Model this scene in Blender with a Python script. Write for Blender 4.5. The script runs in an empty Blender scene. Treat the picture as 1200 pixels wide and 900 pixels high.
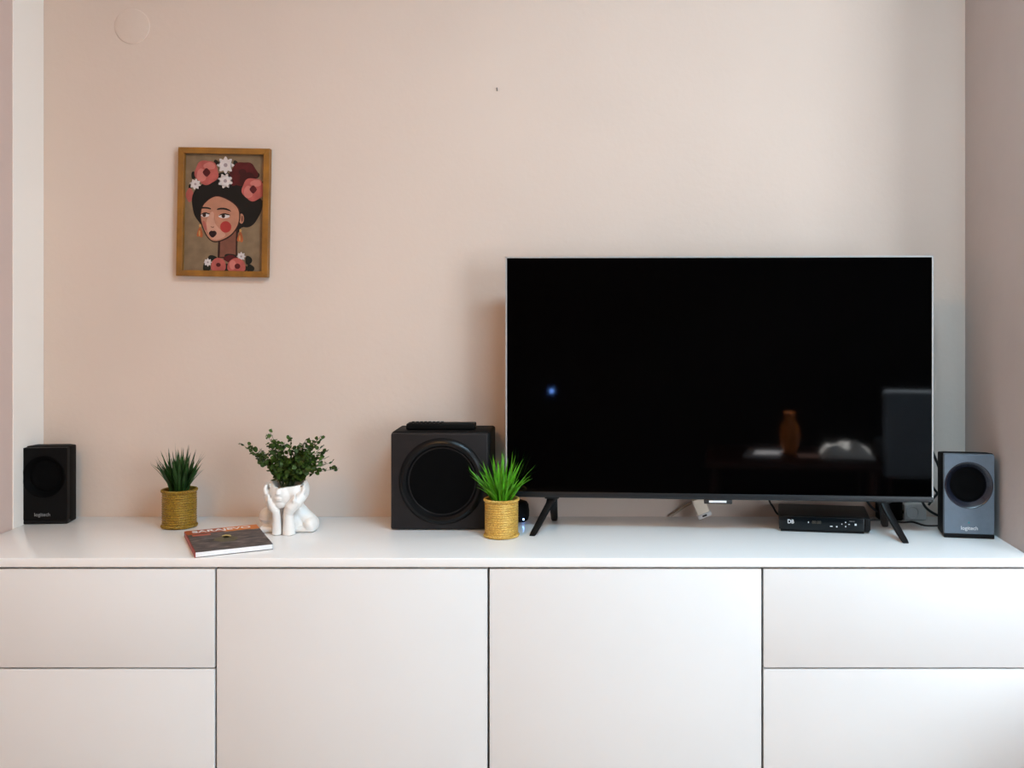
import bpy, bmesh, math, random
from mathutils import Vector, Matrix, noise

PI = math.pi
SC = bpy.context.scene
COL = SC.collection

# ------------------------------------------------------------------ units
CAM_Z = 1.32            # camera height (m); camera stands at x=0, y=0 looking along +y
F = 1216.0              # focal length in pixels of the 1200x900 frame
TOP = 0.74              # height of the cabinet top
YB = 2.71               # rear wall
YF = 2.28               # front edge of the cabinet top
XL, XR = -1.455, 0.954  # side walls of the alcove


def P(px, py, y):
    """point of the room at depth y seen at the photo's pixel (px, py)"""
    return Vector(((px - 703) / F * y, y, CAM_Z - (py - 345) / F * y))


def T(px, py, z=TOP):
    """point on a horizontal plane z"""
    y = (CAM_Z - z) * F / (py - 345)
    return Vector(((px - 703) / F * y, y, z))


def lin(c):
    return tuple(((v / 255) / 12.92 if v / 255 <= .04045 else ((v / 255 + .055) / 1.055) ** 2.4) for v in c)


# ------------------------------------------------------------------ materials
def mat(name, col, rough=.5, metal=0., spec=.5, var=0., scale=40., bump=0., bscale=200., emit=None, estr=0., coat=0., stretch=None):
    m = bpy.data.materials.new(name)
    m.use_nodes = True
    nt = m.node_tree
    b = nt.nodes['Principled BSDF']
    b.inputs['Base Color'].default_value = (*col, 1)
    b.inputs['Roughness'].default_value = rough
    b.inputs['Metallic'].default_value = metal
    b.inputs['Specular IOR Level'].default_value = spec
    b.inputs['Coat Weight'].default_value = coat
    tc = nt.nodes.new('ShaderNodeTexCoord')
    src = tc.outputs['Object']
    if stretch:
        mp = nt.nodes.new('ShaderNodeMapping')
        mp.inputs['Scale'].default_value = stretch
        nt.links.new(src, mp.inputs['Vector'])
        src = mp.outputs['Vector']
    if var > 0:
        n = nt.nodes.new('ShaderNodeTexNoise')
        n.inputs['Scale'].default_value = scale
        n.inputs['Detail'].default_value = 4
        nt.links.new(src, n.inputs['Vector'])
        r = nt.nodes.new('ShaderNodeValToRGB')
        r.color_ramp.elements[0].position = .3
        r.color_ramp.elements[1].position = .7
        r.color_ramp.elements[0].color = (*[max(0, v * (1 - var)) for v in col], 1)
        r.color_ramp.elements[1].color = (*[min(1, v * (1 + var)) for v in col], 1)
        nt.links.new(n.outputs['Fac'], r.inputs['Fac'])
        nt.links.new(r.outputs['Color'], b.inputs['Base Color'])
    if bump > 0:
        n2 = nt.nodes.new('ShaderNodeTexNoise')
        n2.inputs['Scale'].default_value = bscale
        n2.inputs['Detail'].default_value = 3
        nt.links.new(src, n2.inputs['Vector'])
        bp = nt.nodes.new('ShaderNodeBump')
        bp.inputs['Strength'].default_value = bump
        bp.inputs['Distance'].default_value = .002
        nt.links.new(n2.outputs['Fac'], bp.inputs['Height'])
        nt.links.new(bp.outputs['Normal'], b.inputs['Normal'])
    if emit:
        b.inputs['Emission Color'].default_value = (*emit, 1)
        b.inputs['Emission Strength'].default_value = estr
    return m


M = {}
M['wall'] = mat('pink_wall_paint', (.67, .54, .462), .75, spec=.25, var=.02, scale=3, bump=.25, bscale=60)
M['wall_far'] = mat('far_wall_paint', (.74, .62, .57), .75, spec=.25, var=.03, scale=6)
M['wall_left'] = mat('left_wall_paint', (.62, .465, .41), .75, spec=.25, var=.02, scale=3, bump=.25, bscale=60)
M['wall_side'] = mat('side_wall_paint', (.49, .425, .40), .75, spec=.25, var=.03, scale=6, bump=.35, bscale=45)  # shade on the right wall put into its colour as a darker tone
M['wall_pale'] = mat('pale_wall_paint', (.88, .80, .73), .7, spec=.25, var=.02, scale=3, bump=.2, bscale=60)  # side light on the left strip put into its colour
M['wall_dark'] = mat('dark_wood_panelling', (.022, .014, .011), .6, spec=.15, var=.3, scale=6, stretch=(8, 1, .6))  # unseen wall, made dark so the screen mirrors black
M['ceiling'] = mat('ceiling_paint', (.86, .84, .81), .8, var=.02, scale=3)
M['floor'] = mat('dark_parquet', (.50, .41, .35), .4, var=.15, scale=10, stretch=(1, 8, 1))  # unseen floor, lightened to bounce light onto the lower cabinet fronts
M['white'] = mat('white_lacquer', (.80, .79, .785), .32, spec=.45, var=.01, scale=5)
M['white_top'] = mat('white_worktop', (.92, .92, .918), .22, spec=.6, var=.01, scale=5)
M['carcass'] = mat('cabinet_carcass', (.30, .27, .25), .6, var=.05, scale=8)
M['black'] = mat('black_plastic', (.004, .004, .0045), .42, spec=.2, var=.15, scale=60, bump=.1, bscale=500)
M['black_soft'] = mat('matt_black_plastic', (.003, .003, .003), .6, spec=.1, var=.15, scale=50)
M['sub_grey'] = mat('charcoal_plastic', (.014, .012, .0125), .5, spec=.22, var=.12, scale=50, bump=.1, bscale=400)
M['spk_front'] = mat('gunmetal_front_panel', (.135, .170, .212), .42, metal=.2, spec=.5, var=.06, scale=60)  # lit copy of the speaker panel, window light put into the colour
M['spk_front_black'] = mat('satin_black_front_panel', (.0028, .0027, .0028), .5, spec=.12, var=.1, scale=60)  # shaded copy of the same panel, darkened in its colour
M['cone'] = mat('speaker_cone_black', (.0012, .0012, .0014), .7, spec=.06, var=.2, scale=90)
M['ring'] = mat('glossy_black_ring', (.003, .003, .0035), .3, spec=.22, var=.1, scale=50)
M['ring_blue'] = mat('satin_blue_black_ring', (.010, .012, .022), .27, spec=.7, var=.1, scale=50)
M['screen'] = mat('television_glass', (.0004, .0004, .0005), .035, spec=.55, var=.1, scale=5)
M['tvframe'] = mat('silver_edge', (.55, .55, .55), .35, metal=.6, var=.05, scale=30)
M['tvbezel'] = mat('dark_grey_bezel', (.009, .010, .012), .4, spec=.35, var=.08, scale=40)
M['tvback'] = mat('television_back', (.008, .008, .008), .6, var=.1, scale=40)
M['letter'] = mat('white_print', (.75, .76, .78), .5, var=.02, scale=30)
M['letter_dim'] = mat('grey_print', (.28, .28, .28), .5, var=.02, scale=30)
M['teal'] = mat('teal_indicator', (.02, .22, .25), .4, var=.05, scale=30)
M['ceramic'] = mat('white_ceramic', (.84, .80, .765), .3, spec=.5, var=.02, scale=30)
M['soil'] = mat('dark_soil', (.012, .010, .008), .9, var=.4, scale=200, bump=.6, bscale=300)
M['leaf_dark'] = mat('dark_grass_green', (.018, .058, .010), .5, spec=.3, var=.55, scale=35)
M['leaf_bright'] = mat('bright_grass_green', (.080, .31, .008), .45, spec=.3, var=.55, scale=40)
M['leaf_round'] = mat('olive_leaf_green', (.040, .075, .009), .5, spec=.3, var=.6, scale=45)
M['stem'] = mat('green_stem', (.04, .06, .02), .6, var=.2, scale=60)
M['frame'] = mat('honey_wood', (.25, .098, .009), .45, var=.25, scale=25, stretch=(1, 1, 1), bump=.1)
M['backing'] = mat('backing_board', (.25, .18, .11), .8, var=.1)
M['paper'] = mat('white_paper', (.86, .85, .85), .7, var=.03, scale=200)
M['plug'] = mat('cream_plastic', (.80, .68, .55), .45, var=.03, scale=30)
M['plug_white'] = mat('white_plastic', (.62, .60, .59), .45, var=.03, scale=30)
M['cord_beige'] = mat('beige_cord', (.35, .26, .19), .6, var=.1, scale=40)
M['cord_black'] = mat('black_cord', (.007, .007, .007), .5, var=.1, scale=40)
M['stb_gloss'] = mat('gloss_black_panel', (.002, .004, .0055), .2, spec=.3, var=.1, scale=20)
M['blue_led'] = mat('blue_light', (.1, .2, .9), .3, emit=(.16, .36, 1.0), estr=22)
M['digit'] = mat('faint_display_digits', (.06, .05, .035), .4, var=.1, scale=20)
M['nail'] = mat('dark_nail', (.10, .07, .06), .5, var=.1)
M['cloth_white'] = mat('white_cloth', (.8, .82, .84), .8, var=.06, scale=20, bump=.3, bscale=60)
M['chair_cloth'] = mat('blue_grey_upholstery', (.20, .25, .31), .85, var=.1, scale=60, bump=.3)
M['red_wood'] = mat('reddish_brown_wood', (.05, .014, .009), .4, var=.3, scale=12, stretch=(1, 6, 1))
M['orange'] = mat('orange_glaze', (.55, .16, .02), .35, var=.3, scale=14)
M['grey_paper'] = mat('grey_magazine', (.42, .43, .48), .6, var=.15, scale=25)

# woven gold rope: fine twisted strands
def rope_mat(name, ca, cb):
    m = bpy.data.materials.new(name)
    m.use_nodes = True
    nt = m.node_tree
    b = nt.nodes['Principled BSDF']
    b.inputs['Roughness'].default_value = .42
    b.inputs['Metallic'].default_value = .25
    tc = nt.nodes.new('ShaderNodeTexCoord')
    n = nt.nodes.new('ShaderNodeTexNoise')
    n.inputs['Scale'].default_value = 420
    n.inputs['Detail'].default_value = 5
    mp = nt.nodes.new('ShaderNodeMapping')
    mp.inputs['Scale'].default_value = (.7, .7, 1.6)
    nt.links.new(tc.outputs['Object'], mp.inputs['Vector'])
    nt.links.new(mp.outputs['Vector'], n.inputs['Vector'])
    r = nt.nodes.new('ShaderNodeValToRGB')
    r.color_ramp.elements[0].position = .36
    r.color_ramp.elements[0].color = (*ca, 1)
    r.color_ramp.elements[1].position = .62
    r.color_ramp.elements[1].color = (*cb, 1)
    nt.links.new(n.outputs['Fac'], r.inputs['Fac'])
    nt.links.new(r.outputs['Color'], b.inputs['Base Color'])
    bp = nt.nodes.new('ShaderNodeBump')
    bp.inputs['Strength'].default_value = .6
    bp.inputs['Distance'].default_value = .0015
    nt.links.new(n.outputs['Fac'], bp.inputs['Height'])
    nt.links.new(bp.outputs['Normal'], b.inputs['Normal'])
    return m


M['gold_dark'] = rope_mat('old_gold_rope', (.12, .058, .004), (.40, .235, .016))
M['gold_light'] = rope_mat('pale_gold_rope', (.42, .22, .035), (.78, .51, .12))

# ------------------------------------------------------------------ mesh helpers
class MB:
    def __init__(self):
        self.bm = bmesh.new()

    def _xf(self, verts, mx):
        if mx is not None:
            bmesh.ops.transform(self.bm, matrix=mx, verts=verts)

    def box(self, lo, hi, bevel=0., seg=2, mx=None, mi=0):
        bm2 = bmesh.new()
        bmesh.ops.create_cube(bm2, size=1)
        c = [(a + b) / 2 for a, b in zip(lo, hi)]
        s = [abs(b - a) for a, b in zip(lo, hi)]
        for v in bm2.verts:
            v.co = Vector((c[0] + v.co.x * s[0], c[1] + v.co.y * s[1], c[2] + v.co.z * s[2]))
        if bevel > 0:
            bmesh.ops.bevel(bm2, geom=bm2.edges[:], offset=bevel, segments=seg, profile=.5, affect='EDGES')
        self.merge(bm2, mx, mi)
        return self

    def merge(self, bm2, mx=None, mi=0):
        if mx is not None:
            bmesh.ops.transform(bm2, matrix=mx, verts=bm2.verts)
        for f in bm2.faces:
            f.material_index = mi
        me = bpy.data.meshes.new('tmp')
        bm2.to_mesh(me)
        bm2.free()
        self.bm.from_mesh(me)
        bpy.data.meshes.remove(me)

    def lathe(self, prof, seg=48, mx=None, mi=0, close=False):
        """prof: list of (r, z); revolve about z"""
        bm2 = bmesh.new()
        rings = []
        for r, z in prof:
            if r < 1e-6:
                rings.append([bm2.verts.new((0, 0, z))])
            else:
                rings.append([bm2.verts.new((r * math.cos(2 * PI * k / seg), r * math.sin(2 * PI * k / seg), z)) for k in range(seg)])
        for a, b in zip(rings, rings[1:]):
            for k in range(seg):
                k2 = (k + 1) % seg
                if len(a) == 1 and len(b) == 1:
                    continue
                if len(a) == 1:
                    bm2.faces.new((a[0], b[k2], b[k]))
                elif len(b) == 1:
                    bm2.faces.new((a[k], a[k2], b[0]))
                else:
                    bm2.faces.new((a[k], a[k2], b[k2], b[k]))
        bmesh.ops.recalc_face_normals(bm2, faces=bm2.faces)
        self.merge(bm2, mx, mi)
        return self

    def tube(self, pts, rad, seg=10, mi=0):
        pts = [Vector(p) for p in pts]
        n = len(pts)
        rads = rad if isinstance(rad, (list, tuple)) else [rad] * n
        bm2 = bmesh.new()
        rings = []
        up = Vector((0, 0, 1))
        for i, p in enumerate(pts):
            d = (pts[min(i + 1, n - 1)] - pts[max(i - 1, 0)]).normalized()
            a = d.cross(up)
            if a.length < 1e-3:
                a = d.cross(Vector((1, 0, 0)))
            a.normalize()
            b = d.cross(a).normalized()
            rings.append([bm2.verts.new(p + rads[i] * (a * math.cos(2 * PI * k / seg) + b * math.sin(2 * PI * k / seg))) for k in range(seg)])
        for a, b in zip(rings, rings[1:]):
            for k in range(seg):
                k2 = (k + 1) % seg
                bm2.faces.new((a[k], a[k2], b[k2], b[k]))
        bm2.faces.new(rings[0])
        bm2.faces.new(rings[-1])
        bmesh.ops.recalc_face_normals(bm2, faces=bm2.faces)
        self.merge(bm2, None, mi)
        return self

    def ball(self, c, r, sub=2, mx=None, mi=0):
        bm2 = bmesh.new()
        bmesh.ops.create_icosphere(bm2, subdivisions=sub, radius=1)
        rr = r if isinstance(r, (tuple, list)) else (r, r, r)
        for v in bm2.verts:
            v.co = Vector((v.co.x * rr[0], v.co.y * rr[1], v.co.z * rr[2]))
        m = Matrix.Translation(c)
        if mx is not None:
            m = m @ mx
        self.merge(bm2, m, mi)
        return self

    def prism(self, poly, y0, y1, mi=0, mx=None):
        """poly in (x,z), extruded y0..y1"""
        bm2 = bmesh.new()
        a = [bm2.verts.new((x, y0, z)) for x, z in poly]
        b = [bm2.verts.new((x, y1, z)) for x, z in poly]
        bm2.faces.new(a)
        bm2.faces.new(b[::-1])
        n = len(poly)
        for k in range(n):
            bm2.faces.new((a[k], b[k], b[(k + 1) % n], a[(k + 1) % n]))
        bmesh.ops.recalc_face_normals(bm2, faces=bm2.faces)
        self.merge(bm2, mx, mi)
        return self

    def build(self, name, mats, parent=None, smooth=True, auto=.6):
        me = bpy.data.meshes.new(name)
        self.bm.to_mesh(me)
        self.bm.free()
        for m in (mats if isinstance(mats, (list, tuple)) else [mats]):
            me.materials.append(m)
        if smooth:
            for p in me.polygons:
                p.use_smooth = True
            try:
                me.set_sharp_from_angle(angle=auto)
            except Exception:
                pass
        o = bpy.data.objects.new(name, me)
        COL.objects.link(o)
        if parent is not None:
            o.parent = parent
        return o


def holed_plate(w0, w1, h0, h1, y0, y1, cx, cz, r, rc=.004, n=128):
    """flat plate in the xz plane, y0 (front) to y1, with a round hole"""
    bm2 = bmesh.new()
    outs, inn = [], []
    for k in range(n):
        a = 2 * PI * (k + .5) / n
        dx, dz = math.cos(a), math.sin(a)
        t = min(((w1 - cx) if dx > 0 else (w0 - cx)) / dx, ((h1 - cz) if dz > 0 else (h0 - cz)) / dz)
        x, z = cx + dx * t, cz + dz * t
        outs.append((x, z))
        inn.append((cx + dx * r, cz + dz * r))
    for cxr, czr in ((w0, h0), (w0, h1), (w1, h0), (w1, h1)):       # snap the nearest outline point to each corner
        k = min(range(n), key=lambda q: (outs[q][0] - cxr) ** 2 + (outs[q][1] - czr) ** 2)
        sx, sz = (1 if cxr == w0 else -1), (1 if czr == h0 else -1)
        outs[k] = (cxr + sx * .0006, czr + sz * .0006)
    V = lambda pts, y: [bm2.verts.new((x, y, z)) for x, z in pts]
    sh = [(cx + (x - cx) * .985, cz + (z - cz) * .985) for x, z in outs]
    fo, fs, fi = V(outs, y0 + .0016), V(sh, y0), V(inn, y0)
    bo, bi = V(outs, y1), V(inn, y1)
    for k in range(n):
        j = (k + 1) % n
        bm2.faces.new((fo[k], fs[k], fs[j], fo[j]))
        bm2.faces.new((fs[k], fi[k], fi[j], fs[j]))
        bm2.faces.new((fi[k], bi[k], bi[j], fi[j]))
        bm2.faces.new((bo[k], fo[k], fo[j], bo[j]))
        bm2.faces.new((bi[k], bo[k], bo[j], bi[j]))
    bmesh.ops.recalc_face_normals(bm2, faces=bm2.faces)
    return bm2


def thing(name, label, cat, loc=(0, 0, 0), rz=0., group=None):
    o = bpy.data.objects.new(name, None)
    COL.objects.link(o)
    o.empty_display_size = .05
    o.location = loc
    o.rotation_euler = (0, 0, rz)
    return tag(o, label, cat, group)


def tag(o, label, cat, group=None):
    o['label'] = label
    o['category'] = cat
    if group:
        o['group'] = group
    return o


def struct(o):
    o['kind'] = 'structure'
    return o


def text_mesh(name, s, size, m, parent, mx, depth=.0003, align='CENTER', sx=1., bold=0.):
    cu = bpy.data.curves.new('txt', 'FONT')
    cu.body = s
    cu.size = size
    cu.align_x = align
    cu.align_y = 'CENTER'
    cu.extrude = depth
    cu.offset = bold
    o = bpy.data.objects.new('txt', cu)
    COL.objects.link(o)
    bpy.context.view_layer.update()
    dg = bpy.context.evaluated_depsgraph_get()
    me = bpy.data.meshes.new_from_object(o.evaluated_get(dg))
    bpy.data.objects.remove(o)
    bpy.data.curves.remove(cu)
    me.name = name
    me.transform(mx @ Matrix.Diagonal((sx, 1, 1, 1)))
    me.materials.clear()
    me.materials.append(m)
    o = bpy.data.objects.new(name, me)
    COL.objects.link(o)
    o.parent = parent
    return o


FRONT = Matrix.Rotation(PI / 2, 4, 'X')     # text plane (x,y) -> (x,z), reads from -y
RXF = Matrix.Rotation(PI / 2, 4, 'X')       # lathe axis z -> -y


def bez(p0, p1, p2, p3, n=16):
    out = []
    for i in range(n + 1):
        t = i / n
        out.append((1 - t) ** 3 * Vector(p0) + 3 * (1 - t) ** 2 * t * Vector(p1) + 3 * (1 - t) * t * t * Vector(p2) + t ** 3 * Vector(p3))
    return out


# ================================================================== ROOM
RX = 5.2        # far right wall of the room beyond the alcove
Y0 = -1.8       # wall behind the camera; its high window is added to let the sun beam in
H = 2.75
YS = 2.312      # end of the short wall right of the cabinet
YJ = -1.2        # right of x = 1.9 that wall stands nearer
WINS = [(2.2, 4.6, .25, 2.65, YJ), (.45, 1.7, 1.85, 2.66, Y0)]

struct(MB().box((XL - .2, YB, 0), (XR + .2, YB + .15, H)).build('wall_back', M['wall'], smooth=False))
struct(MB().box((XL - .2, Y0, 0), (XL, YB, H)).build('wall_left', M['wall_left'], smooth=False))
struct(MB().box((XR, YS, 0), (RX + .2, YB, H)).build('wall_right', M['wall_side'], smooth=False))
struct(MB().box((RX, Y0, 0), (RX + .2, YS, H)).build('wall_far_right', M['wall_far'], smooth=False))
w = MB()
a, b, c, d, yw = WINS[0]
w.box((1.9, yw - .2, 0), (a, yw, H)).box((a, yw - .2, 0), (b, yw, c)).box((a, yw - .2, d), (b, yw, H)).box((b, yw - .2, 0), (RX + .2, yw, H))
a, b, c, d, yw = WINS[1]
w.box((XL - .2, yw - .2, 0), (a, yw, H)).box((a, yw - .2, 0), (b, yw, c)).box((a, yw - .2, d), (b, yw, H)).box((b, yw - .2, 0), (2.1, yw, H))
w.box((1.9, Y0 - .2, 0), (2.1, YJ - .1, H))
struct(w.build('wall_front', M['wall_dark'], smooth=False))
struct(MB().box((XL - .2, Y0 - .2, -.12), (RX + .2, YB + .15, 0)).build('floor', M['floor'], smooth=False))
struct(MB().box((XL - .2, Y0 - .2, H), (RX + .2, YB + .15, H + .12)).build('ceiling', M['ceiling'], smooth=False))
struct(MB().box((2.1, YJ - 1.3, H), (RX + .2, YJ - .2, H + .12)).build('ceiling_balcony', M['ceiling'], smooth=False))  # unseen slab added to keep sun out of the large window
struct(MB().box((1.12, 1.6, 0), (1.3, YS, .47), .01).build('wall_low', M['wall_far'], smooth=False))  # unseen block added to shade the lower right cabinet corner
# side light on the left wall by the corner, painted as a paler strip
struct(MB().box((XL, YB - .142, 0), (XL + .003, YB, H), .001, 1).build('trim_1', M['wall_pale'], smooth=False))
gm = bpy.data.materials.new('window_glass')
gm.use_nodes = True
nt = gm.node_tree
nt.nodes.clear()
out = nt.nodes.new('ShaderNodeOutputMaterial')
mixn = nt.nodes.new('ShaderNodeMixShader')
tr = nt.nodes.new('ShaderNodeBsdfTransparent')
gl = nt.nodes.new('ShaderNodeBsdfGlossy')
gl.inputs['Roughness'].default_value = .02
mixn.inputs[0].default_value = .05
nt.links.new(tr.outputs[0], mixn.inputs[1])
nt.links.new(gl.outputs[0], mixn.inputs[2])
nt.links.new(mixn.outputs[0], out.inputs[0])
for n_, (a, b, WZ0, WZ1, yw) in enumerate(WINS):
    wf = MB()
    for p, q in ((a, a + .05), (b - .05, b), ((a + b) / 2 - .03, (a + b) / 2 + .03)):
        wf.box((p, yw - .11, WZ0), (q, yw - .05, WZ1), .006)
    for p, q in ((WZ0, WZ0 + .05), (WZ1 - .05, WZ1)):
        wf.box((a, yw - .11, p), (b, yw - .05, q), .006)
    win = struct(wf.build('window_%d' % (n_ + 1), M['white']))
    MB().box((a + .04, yw - .083, WZ0 + .04), (b - .04, yw - .077, WZ1 - .04)).build('window_pane', gm, win, smooth=False)

# painted-over round cover in the wall, upper left
c = P(155, 31, YB)
cv = MB()
cv.lathe([(0, .0022), (.0435, .0022), (.045, .0018), (.0458, .0002), (.0468, .0002), (.0475, 0), (.0475, -.003), (0, -.003)], 64, Matrix.Translation((c.x, YB, c.z)) @ RXF)
tag(cv.build('junction_box_cover', M['wall']), 'round painted-over cover plate high on the pink wall, upper left', 'wall cover')
c = P(582.5, 104, YB)
nl = MB()
nl.lathe([(0, .008), (.0016, .008), (.0018, .006), (.001, .005), (.001, -.01)], 12, Matrix.Translation((c.x, YB, c.z)) @ RXF)
nl.box((c.x - .0015, YB - .0014, c.z - .006), (c.x + .0012, YB + .001, c.z + .003), .0005, 1)
tag(nl.build('wall_nail', M['nail']), 'small bare nail in the pink wall above and left of the television', 'nail')

# ================================================================== CABINETS
XS = [XL + .003, -.846, -.2456, .358, XR - .002]
YD = YF + .004     # front face of doors
DT = .018
Z0 = .10
ZT = .7195
ZM = .4965
G = .0026


def cabinet(i, label, kind):
    x0, x1 = XS[i], XS[i + 1]
    t = thing('base_cabinet', label, 'cabinet', ((x0 + x1) / 2, (YF + YB) / 2, 0), 0, 'row of low white cabinets')
    cx, cy = t.location.x, t.location.y
    L = lambda x, y, z: (x - cx, y - cy, z)
    c = MB()
    yi = YD + DT + .002
    e = .0005
    c.box(L(x0 + e, yi, Z0), L(x0 + .016, YB - .004, ZT + .0005))
    c.box(L(x1 - .016, yi, Z0), L(x1 - e, YB - .004, ZT + .0005))
    c.box(L(x0 + .016, yi, Z0), L(x1 - .016, YB - .004, Z0 + .016))
    c.box(L(x0 + .016, yi, ZT - .016), L(x1 - .016, YB - .004, ZT + .0005))
    c.box(L(x0 + .016, YB - .012, Z0), L(x1 - .016, YB - .004, ZT))
    if kind == 'drawers':
        c.box(L(x0 + .016, yi + .01, ZM - .008), L(x1 - .016, YB - .02, ZM + .008))
    c.build('carcass', M['carcass'], t, smooth=False)
    for sx in (x0 + .04, x1 - .04):
        for sy in (YD + .06, YB - .06):
            MB().lathe([(0, 0), (.018, 0), (.02, .004), (.02, Z0)], 20, Matrix.Translation(L(sx, sy, 0))).build('leg', M['white'], t)
    zt = ZT - .0042
    if kind == 'door':
        MB().box(L(x0 + G, YD, Z0 + .002), L(x1 - G, YD + DT, zt), .0012, 2).build('door', M['white'], t)
    else:
        MB().box(L(x0 + G, YD, ZM + .0018), L(x1 - G, YD + DT, zt), .0012, 2).build('drawer', M['white'], t)
        MB().box(L(x0 + G, YD, Z0 + .002), L(x1 - G, YD + DT, ZM - .0018), .0012, 2).build('drawer', M['white'], t)
    return t


cabinet(0, 'white low cabinet with two wide drawers at the left wall', 'drawers')
cabinet(1, 'white low cabinet with one plain door under the bust vase and subwoofer', 'door')
cabinet(2, 'white low cabinet with one plain door under the middle of the television', 'door')
cabinet(3, 'white low cabinet with two wide drawers at the right wall', 'drawers')
tp = MB().box((XL + .003, YF, ZT + .0006), (XR - .001, YB - .0005, TOP), .0022, 3)
tag(tp.build('cabinet_top', M['white_top']), 'long white top running across all the low cabinets', 'countertop')

# ================================================================== TELEVISION
TW, TZ0, TZ1 = 1.032, .8215, 1.412
TVY = math.radians(-3.9)
tv = thing('television', 'large black flat screen television on splayed feet, switched off', 'television', (.283, 2.52, TOP), TVY)
hw = TW / 2
z0, z1 = TZ0 - TOP, TZ1 - TOP
b = MB()
b.box((-hw, .002, z0 + .001), (hw, .03, z1), .002)
b.box((-hw + .06, .028, z0 + .02), (hw - .06, .058, z1 - .16), .012, 3)
b.build('back_cover', M['tvback'], tv)
MB().box((-hw + .003, -.0005, z0 + .014), (hw - .003, .003, z1 - .003), .0004, 1).build('screen', M['screen'], tv)
fm = MB()
fm.box((-hw - .001, -.002, z0 + .002), (-hw + .003, .014, z1 + .001), .0008, 1)
fm.box((hw - .003, -.002, z0 + .002), (hw + .001, .014, z1 + .001), .0008, 1)
fm.box((-hw - .001, -.002, z1 - .003), (hw + .001, .014, z1 + .001), .0008, 1)
fm.build('edge_frame', M['tvframe'], tv)
MB().box((-hw - .001, -.003, z0), (hw + .001, .016, z0 + .0142), .003, 2).build('lower_bezel', M['tvbezel'], tv)
tb = MB().box((-.034, -.004, z0 - .010), (.034, .012, z0 + .001), .002, 2).build('sensor_tab', M['tvback'], tv)
tb.location.x = .004
MB().box((-.022, -.0046, z0 - .0065), (.020, -.0036, z0 - .0015), .0002, 1).build('nameplate', M['letter'], tb)


def blade(path, w0, w1, t0, t1):
    """tapered bar along a path: width across x, thickness along y"""
    bm2 = bmesh.new()
    rings = []
    n = len(path)
    for i, p in enumerate(path):
        k = i / (n - 1)
        w_ = w0 + (w1 - w0) * k
        t_ = t0 + (t1 - t0) * k
        p = Vector(p)
        rings.append([bm2.verts.new(p + Vector((sx * w_ / 2, sy * t_ / 2, 0))) for sx, sy in ((-1, -.6), (-.6, -1), (.6, -1), (1, -.6), (1, .6), (.6, 1), (-.6, 1), (-1, .6))])
    for a, b_ in zip(rings, rings[1:]):
        for k in range(8):
            bm2.faces.new((a[k], a[(k + 1) % 8], b_[(k + 1) % 8], b_[k]))
    bm2.faces.new(rings[0])
    bm2.faces.new(rings[-1])
    bmesh.ops.recalc_face_normals(bm2, faces=bm2.faces)
    return bm2


def tv_leg(apex, front, back):
    inv = Matrix.Rotation(-TVY, 4, 'Z') @ Matrix.Translation(-tv.location)
    A, Fr, Bk = (inv @ Vector(v) for v in (apex, front, back))
    m = MB()
    m.merge(blade([A + Vector((0, 0, .012)), A.lerp(Fr, .12), A.lerp(Fr, .9), Fr + Vector((0, 0, .0006))], .024, .014, .024, .018))
    m.merge(blade([A + Vector((0, .004, .012)), A.lerp(Bk, .15), A.lerp(Bk, .9), Bk + Vector((0, 0, .0006))], .024, .013, .022, .015))
    m.box((A.x - .018, -.0, z0 - .004), (A.x + .018, .05, z0 + .006), .003, 2)
    return m.build('stand_leg', M['black'], tv)


tv_leg(P(648, 583, 2.575), T(624, 627.5), T(650, 610))
tv_leg(P(1034, 589, 2.51), T(1061, 636), T(1037, 617))

# ================================================================== SUBWOOFER
sw = thing('subwoofer', 'large square black subwoofer with round recessed driver left of the television', 'subwoofer', (-.3925, 2.555, TOP), math.radians(0))
MB().box((-.1225, .004, .003), (.1225, .130, .2415), .007, 3).box((-.11, .01, 0), (.11, .12, .004), .001, 1).build('enclosure', M['black_soft'], sw)
MB().box((-.1215, -.004, .0025), (.1175, .008, .2385), .004, 3).build('front_panel', M['sub_grey'], sw)
cxs, czs = T(457.5, 621).x, 0
ctr = P(518, 564, 2.55)
m = Matrix.Translation((ctr.x + .3925, -.004, ctr.z - TOP)) @ RXF
MB().lathe([(.107, -.001), (.1055, .0012), (.101, .006), (.095, .008), (.088, .006), (.084, .001), (.082, -.002), (.0805, .0006), (.0785, -.001)], 96, m).build('driver_ring', M['ring'], sw)
MB().lathe([(.0800, .0004), (.074, .0012), (.066, .0008), (.05, .0006), (.028, .0009), (0, .004)], 72, m).build('driver_cone', M['cone'], sw)

rc = thing('remote_control', 'slim black remote control lying on top of the subwoofer', 'remote control', (P(518, 500, 2.62).x, 2.612, TOP + .2415), 0)
rl = 80 / F * 2.60
MB().box((-rl / 2, -.021, 0.0004), (rl / 2, .021, .0155), .003, 3).build('body', M['black_soft'], rc)
for k in range(8):
    for j in (-.011, .011):
        MB().box((-rl / 2 + .008 + k * .0105, j - .0065, .0145), (-rl / 2 + .0158 + k * .0105, j + .0065, .0172), .0012, 2).build('button', M['black_soft'], rc)

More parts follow.
